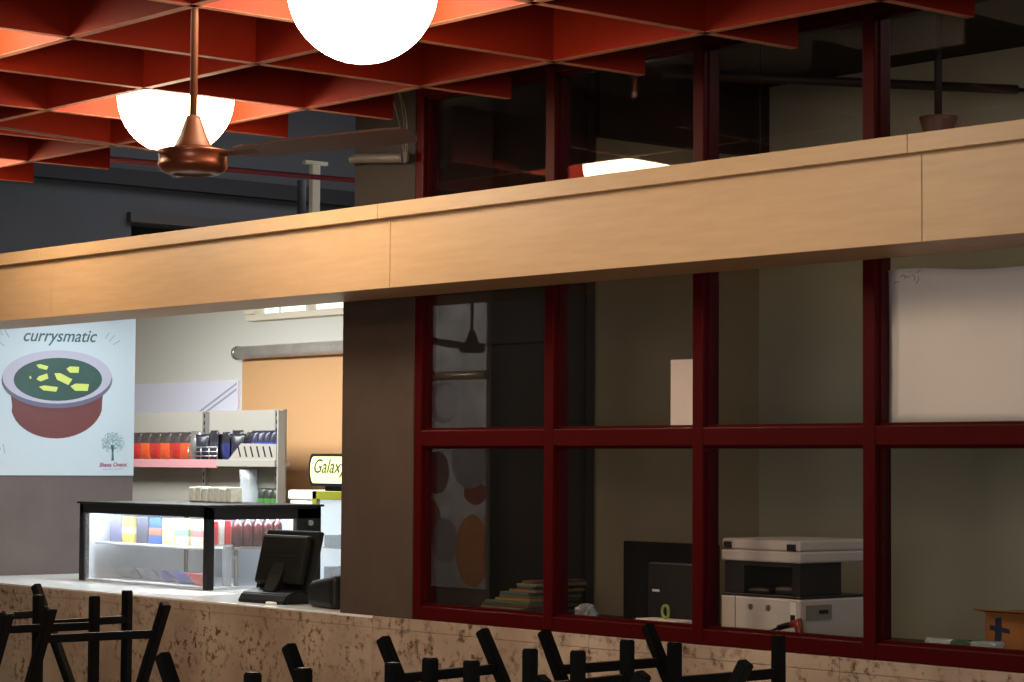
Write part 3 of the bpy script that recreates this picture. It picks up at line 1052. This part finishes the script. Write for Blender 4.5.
b = B()
bx(b, -0.13, 0.13, -0.10, 0.10, 0.0, 0.150, bev=0.03, seg=4)
for v in b.verts:
    if v.co.z > 0.07:
        v.co.z -= 0.05 * (0.115 - v.co.x) / 0.23 * 0.7
obj('body', b, M['blackpl'], rp, world=False)
obj('paper_slot', bx(B(), -0.05, 0.06, -0.02, -0.012, 0.09, 0.140), M['printerdark'], rp, world=False)
b = B()
bx(b, -8.80, -8.735, 6.065, 6.085, 0.955, 0.968, bev=0.004)
centred('eraser', b, M['white'], 'tiny white block on the counter edge below the till', 'block')
b = B()
bx(b, -10.05, -9.55, 6.13, 6.40, 0.955, 0.9575)
o = centred('menu_sheet', b, M['white'], 'thin flat sheet lying on the bright counter in front of the case', 'sheet')
o.rotation_euler = (0, 0, R(9))

# ================================================================== KIOSK BACK: RACK, FRIDGE, DUCT
rk = thing('snack_rack', 'beige steel snack rack against the back wall', 'shelving', (-14.0, 9.1, 0))
RX0, RX1, RY0, RY1 = -15.4, -12.60, 8.75, 8.93
obj('back_panel', bx(B(), RX0, RX1 - 0.13, RY1 - 0.03, RY1, 0.1, 1.945), M['rackgrey'], rk)
b = B()
bx(b, RX1 - 0.015, RX1, RY0 + 0.02, RY0 + 0.08, 0.0, 1.935, bev=0.003)
obj('end_panel', b, M['rackgrey'], rk)
for x in (-13.66, RX1 - 0.19):
    b = B()
    bx(b, x, x + 0.045, RY1 - 0.055, RY1 - 0.03, 0.1, 1.94)
    for k in range(34):
        bx(b, x + 0.016, x + 0.029, RY1 - 0.0560, RY1 - 0.054, 0.25 + 0.05 * k, 0.275 + 0.05 * k, mi=1)
    obj('slotted_upright', b, [M['steel'], M['black']], rk)
for z in (1.60, 1.245, 0.85, 0.45):
    obj('shelf', bx(B(), RX0, RX1 - 0.016, RY0 + 0.03, RY1 - 0.055, z - 0.03, z, bev=0.003), M['rackgrey'], rk)
obj('price_strip', bx(B(), RX0, -13.30, RY0 + 0.005, RY0 + 0.03, 1.555, 1.612, bev=0.003), M['pink'], rk)
obj('price_strip', bx(B(), -13.30, RX1 - 0.016, RY0 + 0.005, RY0 + 0.03, 1.565, 1.612, bev=0.003), M['rackgrey'], rk)
b = B()
for z in (1.635, 1.665, 1.695):
    tube(b, [(-13.66, RY0 + 0.012, z), (-13.30, RY0 + 0.012, z)], 0.004, 6)
for x in (-13.66, -13.50, -13.40, -13.30):
    tube(b, [(x, RY0 + 0.012, 1.61), (x, RY0 + 0.012, 1.70)], 0.004, 6)
obj('wire_fence', b, M['steel'], rk)
b = B()
poly(b, [(-13.18, RY0 + 0.02, 1.61), (-12.62, RY0 + 0.02, 1.61), (-12.62, RY0 + 0.02, 1.715), (-13.03, RY0 + 0.02, 1.72)], (0, 0.006, 0))
for k in range(6):
    x = -13.06 + 0.073 * k
    poly(b, [(x + 0.02, RY0 + 0.018, 1.63), (x + 0.035, RY0 + 0.018, 1.63), (x + 0.005, RY0 + 0.018, 1.70), (x - 0.010, RY0 + 0.018, 1.70)], (0, 0.004, 0), 1)
obj('slotted_divider', b, [M['rackgrey'], M['black']], rk)
for k in range(6):
    packet(0.15, 0.07, 0.20, (176, 70, 36) if k % 2 else (150, 40, 34), 'snack_packet', 'orange-red black-topped snack packet on the rack, %s from the left' % ordn[k], 'packet', 'orange-red packets on the rack shelf',
           (-14.44 + 0.13 * k, 8.83, 1.600), rz=0.15 * math.sin(3.1 * k), top=(52, 46, 44))
b = None
packet(0.12, 0.07, 0.205, (220, 226, 226), 'snack_packet', 'shiny silver snack packet at the right end of the orange packets', 'packet', 'orange-red packets on the rack shelf', (-13.66, 8.825, 1.600), m=M['steel'])
for k in range(8):
    packet(0.13, 0.05, 0.185 + 0.012 * (k % 3), ((34, 36, 48), (38, 42, 90), (52, 50, 58))[k % 3], 'snack_packet', 'dark navy snack packet on the rack, %s from the left' % ordn[k], 'packet', 'navy packets in the middle of the rack shelf',
           (-13.56 + 0.072 * k, 8.815 + 0.045 * (k % 2), 1.600), rz=0.3 * math.sin(2.3 * k + 1), top=(30, 30, 36))
for k in range(5):
    packet(0.072, 0.05, 0.205, (44, 56, 140), 'snack_packet', 'bright blue snack packet behind the slotted divider, %s from the left' % ordn[k], 'packet', 'blue packets behind the slotted divider',
           (-12.95 + 0.07 * k, 8.83, 1.600), rz=0.12 * math.sin(1.7 * k), top=(34, 34, 52))
for k in range(3):
    packet(0.095, 0.05, 0.18, (62, 116, 52), 'snack_packet', 'green snack packet on the lower rack shelf, %s from the left' % ordn[k], 'packet', 'green packets on the lower rack shelf',
           (-12.86 + 0.085 * k, 8.83, 1.245), rz=0.1 * k, top=(40, 44, 36))
b = B()
lathe(b, [(0.05, 0.0), (0.055, 0.05), (0.066, 0.14), (0.058, 0.22), (0.066, 0.30)], (-13.02, 8.83, 1.245), 20)
centred('plastic_jug', b, M['clearplastic'], 'frosted clear plastic jug on the lower rack shelf', 'jug')
for k in range(5):
    b = B()
    lathe(b, [(0.05, 0.0), (0.055, 0.02), (0.05, 0.05), (0.02, 0.06)], (-14.34 + 0.13 * k, 8.83, 1.245), 14)
    centred('dark_tin', b, colmat((58, 60, 50)), 'low dark tin on the lower rack shelf, %s from the left' % ordn[k], 'tin', 'low dark tins on the lower rack shelf')

wb = thing('wall_panel', 'pale lilac-white panel on the wall above the snack rack', 'panel', (-15.2, 9.49, 1.9))
obj('panel_board', bx(B(), -16.4, -14.13, 9.475, 9.50, 1.70, 2.186, bev=0.003), mat('lilac_white', S(214, 214, 226), 0.5), wb)
b = B()
for o_ in (0.0, 0.09):
    poly(b, [(-14.80 + o_, 9.473, 1.90), (-14.76 + o_, 9.473, 1.90), (-14.14, 9.473, 2.155 - o_ * 0.45), (-14.14, 9.473, 2.17 - o_ * 0.45)], (0, 0.004, 0))
obj('diagonal_strip', b, mat('lilac_strip', S(160, 158, 178), 0.5), wb)
dt = thing('ventilation_duct', 'shiny round metal duct along the wall under the small high window', 'duct', (-11.5, 9.42, 2.38))
b = B()
tube(b, [(-14.08, 9.43, 2.378), (-8.2, 9.43, 2.378)], 0.046, 18)
obj('duct_tube', b, M['galv'], dt)
for x in (-14.08, -12.6, -11.8, -10.6):
    obj('duct_collar', tube(B(), [(x, 9.43, 2.378), (x + 0.03, 9.43, 2.378)], 0.050, 18), M['steel'], dt)

fr = thing('drinks_fridge', 'lime-edged drinks fridge with a lit sign, half behind the pillar', 'fridge', (-11.26, 8.6, 0))
FX0, FX1, FY0, FY1, FT = -11.56, -10.96, 8.30, 8.90, 1.425
b = B()
bx(b, FX0, FX0 + 0.03, FY0 + 0.03, FY1, 0.05, FT, bev=0.004)
bx(b, FX1 - 0.03, FX1, FY0 + 0.03, FY1, 0.05, FT, bev=0.004)
bx(b, FX0, FX1, FY0 + 0.03, FY1, FT - 0.03, FT, bev=0.004)
bx(b, FX0, FX1, FY0 + 0.03, FY1, 0.0, 0.12, bev=0.004)
obj('cabinet', b, M['lime'], fr)
b = B()
bx(b, FX0 + 0.031, FX1 - 0.031, FY1 - 0.03, FY1 - 0.002, 0.12, FT - 0.03)
bx(b, FX0 + 0.0305, FX0 + 0.036, FY0 + 0.035, FY1 - 0.03, 0.12, FT - 0.03)
bx(b, FX1 - 0.036, FX1 - 0.0305, FY0 + 0.035, FY1 - 0.03, 0.12, FT - 0.03)
obj('liner', b, M['fridgein'], fr)
b = B()
bx(b, FX0, FX0 + 0.045, FY0, FY0 + 0.03, 0.12, FT, bev=0.003)
bx(b, FX1 - 0.045, FX1, FY0, FY0 + 0.03, 0.12, FT, bev=0.003)
bx(b, FX0, FX1, FY0, FY0 + 0.03, FT - 0.05, FT, bev=0.003)
bx(b, FX0, FX1, FY0, FY0 + 0.03, 0.12, 0.17, bev=0.003)
dd = obj('door', b, M['lime'], fr)
obj('door_glass', bx(B(), FX0 + 0.045, FX1 - 0.045, FY0 + 0.012, FY0 + 0.018, 0.17, FT - 0.05), M['caseglass'], dd)
for z in (1.08, 0.89, 0.5):
    obj('wire_shelf', bx(B(), FX0 + 0.032, FX1 - 0.032, FY0 + 0.06, FY1 - 0.04, z, z + 0.01), M['steel'], fr)
b = B()
pts = []
for k in range(13):
    a = R(90 + 180 * k / 12)
    pts.append((FX0 - 0.080 + 0.035 + 0.035 * math.cos(a), FY0 + 0.03, 1.552 + 0.098 * math.sin(a)))
pts += [(FX1 - 0.03, FY0 + 0.03, 1.454), (FX1 - 0.03, FY0 + 0.03, 1.650)]
poly(b, pts, (0, 0.22, 0))
sg = obj('sign_box', b, M['blackpl'], fr)
b = B()
poly(b, [(p[0] + 0.022 if p[0] < FX0 - 0.03 else p[0] - 0.01, p[1] - 0.004, 1.552 + (p[2] - 1.552) * 0.82) for p in pts], (0, 0.0035, 0))
obj('sign_face', b, M['limesign'], sg)
lettering('sign_lettering', 'Galaxy', 0.33, (FX0 - 0.015, FY0 + 0.0255, 1.535), (1, 0, 0), (0, 0, 1), M['signink'], sg, shear=0.35)
obj('sign_neck', bx(B(), FX0 + 0.05, FX1 - 0.05, FY0 + 0.06, FY0 + 0.22, FT, 1.456), M['blackpl'], fr)
for k, (y, z, c, nm) in enumerate(((8.40, 1.09, (96, 116, 122), 'grey'), (8.50, 1.09, (130, 160, 160), 'pale green'), (8.40, 0.90, (40, 48, 60), 'dark'), (8.50, 0.90, (60, 74, 84), 'slate'))):
    carton(-11.475, y, z, 0.085, 0.075, 0.07, c, 'food_tub', '%s tub on the %s shelf of the drinks fridge' % (nm, 'upper' if z > 1 else 'lower'), 'tub', 'tubs inside the drinks fridge')
wf = thing('bright_block', 'low white block standing in for window light left of the drinks fridge', 'light stand-in', (-12.1, 8.9, 0))  # added white block in place of window glow on the wall
obj('body', bx(B(), -12.36, -11.66, 8.70, 9.20, 0.02, 1.36, bev=0.01), M['white'], wf)
obj('lid', bx(B(), -12.37, -11.65, 8.69, 9.21, 1.36, 1.42, bev=0.01), M['white'], wf)

# ================================================================== OFFICE BEHIND THE WINDOWS
dk = thing('office_desk', 'long dark desk behind the windows', 'desk', (-5.9, 6.5, 0))
obj('desktop', bx(B(), -7.95, -3.6, 6.16, 6.90, 0.92, 0.95, bev=0.004), M['dark'], dk)
for x in (-7.9, -5.9, -3.7):
    obj('desk_panel', bx(B(), x, x + 0.03, 6.18, 6.86, 0.0, 0.92), M['dark'], dk)

pt = thing('office_printer', 'white multifunction printer seen from its back, behind the third window bay', 'printer', (-6.05, 6.60, 0.95))
PA, PB, QA, QB = -6.258, -5.854, 6.40, 6.76
b = B()
bx(b, PA, PB, QA, QB + 0.03, 0.95, 1.108, bev=0.008)
obj('body', b, M['printer'], pt)
b = B()
bx(b, PA + 0.01, PB - 0.0, QA + 0.0, QB, 1.108, 1.118, bev=0.003)
bx(b, PA + 0.01, PA + 0.11, QA + 0.01, QB - 0.02, 1.118, 1.238, bev=0.004)
bx(b, PB - 0.05, PB - 0.01, QA + 0.01, QB - 0.12, 1.118, 1.238, bev=0.004)
bx(b, PA + 0.11, PB - 0.05, QA + 0.01, QA + 0.03, 1.222, 1.238)
bx(b, PA + 0.11, PA + 0.22, QA + 0.03, QB - 0.1, 1.118, 1.14, bev=0.01)
bx(b, PB - 0.16, PB - 0.05, QA + 0.03, QB - 0.1, 1.118, 1.15, bev=0.014)
obj('output_tray', b, M['printerdark'], pt)
b = B()
bx(b, PA, PB, QA, QB + 0.06, 1.238, 1.281, bev=0.008)
obj('scanner_bed', b, M['printer'], pt)
b = B()
bx(b, PA + 0.003, PB - 0.003, QA + 0.002, QB + 0.05, 1.282, 1.322, bev=0.008)
sl = obj('scanner_lid', b, M['printer'], pt)
obj('hinge', bx(B(), PA + 0.015, PA + 0.055, QA - 0.003, QA + 0.01, 1.285, 1.310, bev=0.002), M['printerdark'], sl)
obj('hinge', bx(B(), PB - 0.065, PB - 0.022, QA - 0.003, QA + 0.01, 1.282, 1.308, bev=0.002), M['printerdark'], sl)
for x in (PA + 0.155, PA + 0.245):
    obj('screw_cover', tube(B(), [(x, QA - 0.002, 1.070), (x, QA + 0.002, 1.070)], 0.012, 14), M['steel'], pt)
obj('panel_seam', bx(B(), PA + 0.075, PA + 0.0775, QA - 0.001, QA + 0.002, 0.955, 1.105), M['printerdark'], pt)
b = B()
bx(b, PB - 0.048, PB - 0.018, QA - 0.002, QA + 0.003, 1.020, 1.095, mi=1)
bx(b, PB - 0.045, PB - 0.022, QA - 0.004, QA + 0.003, 1.024, 1.050)
obj('power_socket', b, [M['printerdark'], M['sheet']], pt)
b = B()
bx(b, PB - 0.002, PB + 0.003, QA + 0.03, QA + 0.17, 1.03, 1.085)
bx(b, PB - 0.002, PB + 0.004, QA + 0.10, QA + 0.15, 1.052, 1.066, mi=1)
obj('side_recess', b, [M['rackgrey'], M['printerdark']], pt)
b = B()
tube(b, [(-5.90, 6.335, 1.005), (-5.865, 6.335, 1.015), (-5.84, 6.335, 1.02)], 0.011, 10)
tube(b, [(-5.84, 6.335, 1.02), (-5.81, 6.34, 1.03), (-5.80, 6.34, 0.99), (-5.80, 6.35, 0.955)], [0.012, 0.02, 0.016, 0.010], 10, mi=1)
tube(b, [(-5.90, 6.335, 1.005), (-5.96, 6.34, 0.985), (-6.02, 6.33, 0.955)], 0.005, 8)
centred('power_cable', b, [M['blackpl'], colmat((130, 44, 36))], 'black cable with a red plug beside the printer base', 'cable')

mn = thing('computer_monitor', 'black computer monitor seen from behind, left of the white printer', 'monitor', (-6.55, 6.45, 0.95))
b = B()
bx(b, -6.80, -6.29, 6.40, 6.43, 0.975, 1.295, bev=0.006)
sh_ = obj('screen_shell', b, M['blackpl'], mn)
obj('rear_cover', bx(B(), -6.62, -6.35, 6.365, 6.40, 0.975, 1.22, bev=0.006), M['printerdark'], mn)
obj('rating_label', bx(B(), -6.595, -6.555, 6.3635, 6.366, 1.105, 1.115), M['paper'], mn)
obj('foot', bx(B(), -6.68, -6.40, 6.37, 6.60, 0.95, 0.975, bev=0.004), M['blackpl'], mn)
b = B()
bx(b, -6.52, -6.30, 6.20, 6.30, 0.95, 1.012, bev=0.004)
centred('tissue_box', b, M['paper'], 'low white box in front of the black monitor', 'box')
b = B()
tube(b, [(-6.41 + 0.022 * math.cos(a), 6.25 + 0.01 * math.sin(a * 0.5), 1.040 + 0.024 * math.sin(a)) for a in [2 * math.pi * k / 16 for k in range(17)]], 0.006, 8)
centred('cable_loop', b, colmat((150, 160, 90)), 'pale green loop standing on the low white box', 'loop')

# folders: untidy leaning pile
fc = [(92, 84, 60), (70, 88, 84), (128, 92, 58), (62, 70, 66), (110, 104, 88), (84, 62, 48), (70, 92, 72), (130, 104, 64)]
for k in range(14):
    h = 0.0115
    b = B()
    x0_ = -7.62 + 0.026 * k + 0.02 * math.sin(k * 1.9)
    bx(b, x0_, -7.21 + 0.012 * math.sin(k * 2.7), 6.22 + 0.006 * k, 6.50 + 0.006 * k, 0.9505 + h * 1.06 * k, 0.9505 + h * 1.06 * k + h, bev=0.002)
    o = centred('paper_folder', b, colmat(fc[k % 8], 0.7), 'folder in the leaning pile behind the first window bay, %s from the bottom' % (ordn + ('eleventh', 'twelfth', 'thirteenth', 'fourteenth'))[k], 'folder', 'folders piled on the desk')
    o.rotation_euler = (0, 0, R(3 * math.sin(k * 1.3)))
b = B()
bx(b, -7.82, -7.76, 6.30, 6.36, 0.95, 1.055, bev=0.003)
centred('pen_holder', b, M['cream'], 'small tan upright box in the lower left corner of the window', 'box')
b = B()
bmesh.ops.create_icosphere(b, subdivisions=3, radius=0.045)
for v in b.verts:
    v.co *= 1 + 0.25 * math.sin(v.co.x * 120 + 2) * math.sin(v.co.y * 140) * math.cos(v.co.z * 110)
    v.co += Vector((-7.02, 6.40, 0.993))
centred('crumpled_paper', b, M['clearplastic'], 'crumpled translucent scrap beside the pile of folders', 'scrap')

cb = thing('cardboard_box', 'cardboard box with blue tape at the right edge of the window', 'box', (-4.87, 6.65, 0.95))
b = B()
bx(b, -5.09, -4.65, 6.50, 6.80, 0.951, 1.100, bev=0.003)
obj('carton', b, M['card'], cb)
b = B()
poly(b, [(-5.09, 6.50, 1.099), (-4.65, 6.50, 1.099), (-4.64, 6.45, 1.108), (-5.10, 6.45, 1.108)], (0, 0, 0.004))
obj('flap', b, M['card'], cb)
b = B()
y_ = 6.4985
poly(b, [(-5.045, y_, 1.080), (-5.020, y_, 1.083), (-5.018, y_, 1.050), (-4.985, y_, 1.046), (-4.985, y_, 1.030), (-5.018, y_, 1.034), (-5.022, y_, 0.985), (-5.035, y_, 0.962), (-5.065, y_, 0.958), (-5.072, y_, 0.975), (-5.050, y_, 0.985), (-5.046, y_, 1.036), (-5.068, y_, 1.040), (-5.066, y_, 1.056), (-5.046, y_, 1.054)], (0, 0.002, 0))
obj('tape', b, M['tape'], cb)
for k, (x, c, nm) in enumerate(((-5.13, (200, 200, 196), 'white'), (-5.02, (70, 96, 72), 'green'), (-4.93, (190, 192, 188), 'pale grey'))):
    packet(0.12, 0.06, 0.078, c, 'crumpled_wrapper', '%s crumpled wrapper on the desk in front of the cardboard box' % nm, 'wrapper', 'crumpled wrappers by the cardboard box', (x, 6.26 + 0.02 * k, 0.955), rz=0.3 * k, tilt=-0.7, m=M['clearplastic'] if k == 2 else None)

# white board behind the pane, and a sheet of paper stuck to the next bay
b = B()
n = 14
vs = [[None] * (n + 1) for _ in range(n + 1)]
for i in range(n + 1):
    for j in range(n + 1):
        u, v = i / n, j / n
        x = -5.150 + 0.700 * u
        z = 1.742 + (0.515 - 0.028 * u + 0.004 * math.sin(u * 9)) * v
        y = 6.068 + 0.003 * math.sin(u * 7 + v * 3)
        vs[i][j] = (b.verts.new((x, y, z)), b.verts.new((x, y + 0.003, z)))
for i in range(n):
    for j in range(n):
        for s in (0, 1):
            f = b.faces.new((vs[i][j][s], vs[i + 1][j][s], vs[i + 1][j + 1][s], vs[i][j + 1][s]))
            f.smooth = True
for i in range(n):
    for j in (0, n):
        b.faces.new((vs[i][j][0], vs[i + 1][j][0], vs[i + 1][j][1], vs[i][j][1]))
        b.faces.new((vs[j][i][0], vs[j][i + 1][0], vs[j][i + 1][1], vs[j][i][1]))
wsh = thing('white_sheet', 'large white sheet covering the upper pane of the right-hand window', 'sheet', (-4.75, 6.08, 1.742))
obj('sheet_face', b, M['sheet'], wsh)
b = B()
rs_ = random.Random(5)
for (cx, cz, s) in ((-5.075, 2.215, 0.025), (-5.03, 2.225, 0.02)):
    for q in range(3):
        x, z, a = cx + rs_.uniform(-s, s), cz + rs_.uniform(-s, s), rs_.uniform(0, 3)
        tube(b, [(x, 6.0625, z), (x + 0.014 * math.cos(a), 6.0625, z + 0.014 * math.sin(a)), (x + 0.024 * math.cos(a + 0.5), 6.0625, z + 0.024 * math.sin(a + 0.5))], 0.0018, 5)
obj('scuff_marks', b, mat('scuff_grey', S(196, 188, 182), 0.8), wsh)
b = B()
bx(b, -6.196, -5.965, 6.0705, 6.072, 1.742, 1.985)
centred('paper_notice', b, M['paper'], 'blank white paper behind the glass at the middle mullion', 'paper')

# overhead in the office
t = thing('pendant_rod_fitting', 'dark rod with a cup fitting hanging behind the upper right pane', 'pendant', (-6.10, 7.5, 2.86))
obj('rod', tube(B(), [(-6.10, 7.5, 3.02), (-6.10, 7.5, 3.48)], 0.016, 10), M['dark'], t)
b = B()
lathe(b, [(0.05, 0.0), (0.052, 0.09), (0.075, 0.17), (0.078, 0.185), (0.02, 0.19)], (-6.10, 7.5, 2.84), 24)
obj('cup', b, M['blade'], t)
b = B()
for a in (-20, 100, 220):
    q = bmesh.new()
    bx(q, 0.05, 0.6, -0.06, 0.06, -0.003, 0.003)
    merge(b, q, 0, Matrix.Translation((-6.10, 7.5, 2.87)) @ Matrix.Rotation(R(a), 4, 'Z') @ Matrix.Rotation(R(9), 4, 'X'))
obj('blade', b, M['blade'], t)
b = B()
tube(b, [(-6.9, 6.7, 3.21), (-6.16, 8.10, 3.21)], 0.02, 10)
tube(b, [(-6.16, 8.10, 3.21), (-6.02, 8.14, 3.19), (-5.80, 8.2, 3.22), (-5.2, 8.4, 3.40)], 0.008, 8)
centred('conduit', b, M['dark'], 'dark conduit and cable crossing behind the upper panes', 'conduit')
tl = thing('reflection_bar', 'lit fluorescent tube glimpsed just above the beam', 'lamp', (-7.2, 7.6, 2.9))  # added bar: globe's white reflection and red slat built as an object
x0_, z0_ = -7.72, 2.93
obj('red_bar', bx(B(), -7.62, -7.00, 7.58, 7.64, 2.925, 2.945, bev=0.003), M['frame'], tl)
obj('tube', tube(B(), [(-7.30, 7.60, 2.908), (-7.00, 7.60, 2.908)], 0.014, 12), M['tube'], tl)
obj('suspension', tube(B(), [(-7.2, 7.61, 2.945), (-7.2, 7.61, 3.48)], 0.004, 6), M['dark'], tl)

# ================================================================== MURAL ON THE FAR HALL WALL (seen mirrored in the first bay)
mu = thing('food_mural', 'pale mural of round pots, reflected in the left window panes', 'mural', (-18.46, -3.0, 0.34))
MX0, MX1 = -19.3, -17.98
b = B()
bx(b, MX0, MX1, -3.0, -2.97, 2.53, 3.25)
bx(b, MX0, MX1, -3.0, -2.97, 0.34, 2.44)
obj('mural_board', b, mat('mural_ground', S(206, 204, 204), 0.6, var=0.35, vscale=3.0), mu)
b = B()
tube(b, [(MX0, -2.96, 2.485), (MX1, -2.96, 2.485)], 0.035, 12)
obj('picture_rail', b, mat('brass_rail', S(220, 200, 150), 0.25, metal=0.7), mu)
b = B()


def mell(cx, cz, rx, rz_, d, mi):
    poly(b, [(max(min(cx + rx * math.cos(a), MX1), MX0), -2.97 + d, cz + rz_ * math.sin(a)) for a in [2 * math.pi * k / 32 for k in range(32)]], (0, 0.002, 0), mi)


for (cx, cz, rx, rz_, mi) in ((-18.66, 2.22, 0.24, 0.22, 3), (-18.60, 2.22, 0.19, 0.17, 4), (-18.76, 1.50, 0.20, 0.22, 0), (-18.22, 1.62, 0.30, 0.28, 3), (-18.14, 1.30, 0.18, 0.12, 1),
                               (-18.86, 1.0, 0.18, 0.22, 2), (-18.18, 0.72, 0.26, 0.36, 5), (-18.62, 0.80, 0.20, 0.24, 3), (-18.66, 0.48, 0.22, 0.12, 4)):
    mell(cx, cz, rx, rz_, 0.001 + 0.0008 * mi, mi)
obj('pot_shapes', b, [mat('mural_plum', S(96, 62, 62), 0.6), mat('mural_red', S(150, 50, 44), 0.6), mat('mural_brown', S(120, 92, 70), 0.6), mat('mural_grey', S(140, 140, 146), 0.6), mat('mural_pale', S(190, 190, 192), 0.6), mat('mural_orange', S(210, 128, 44), 0.6)], mu)
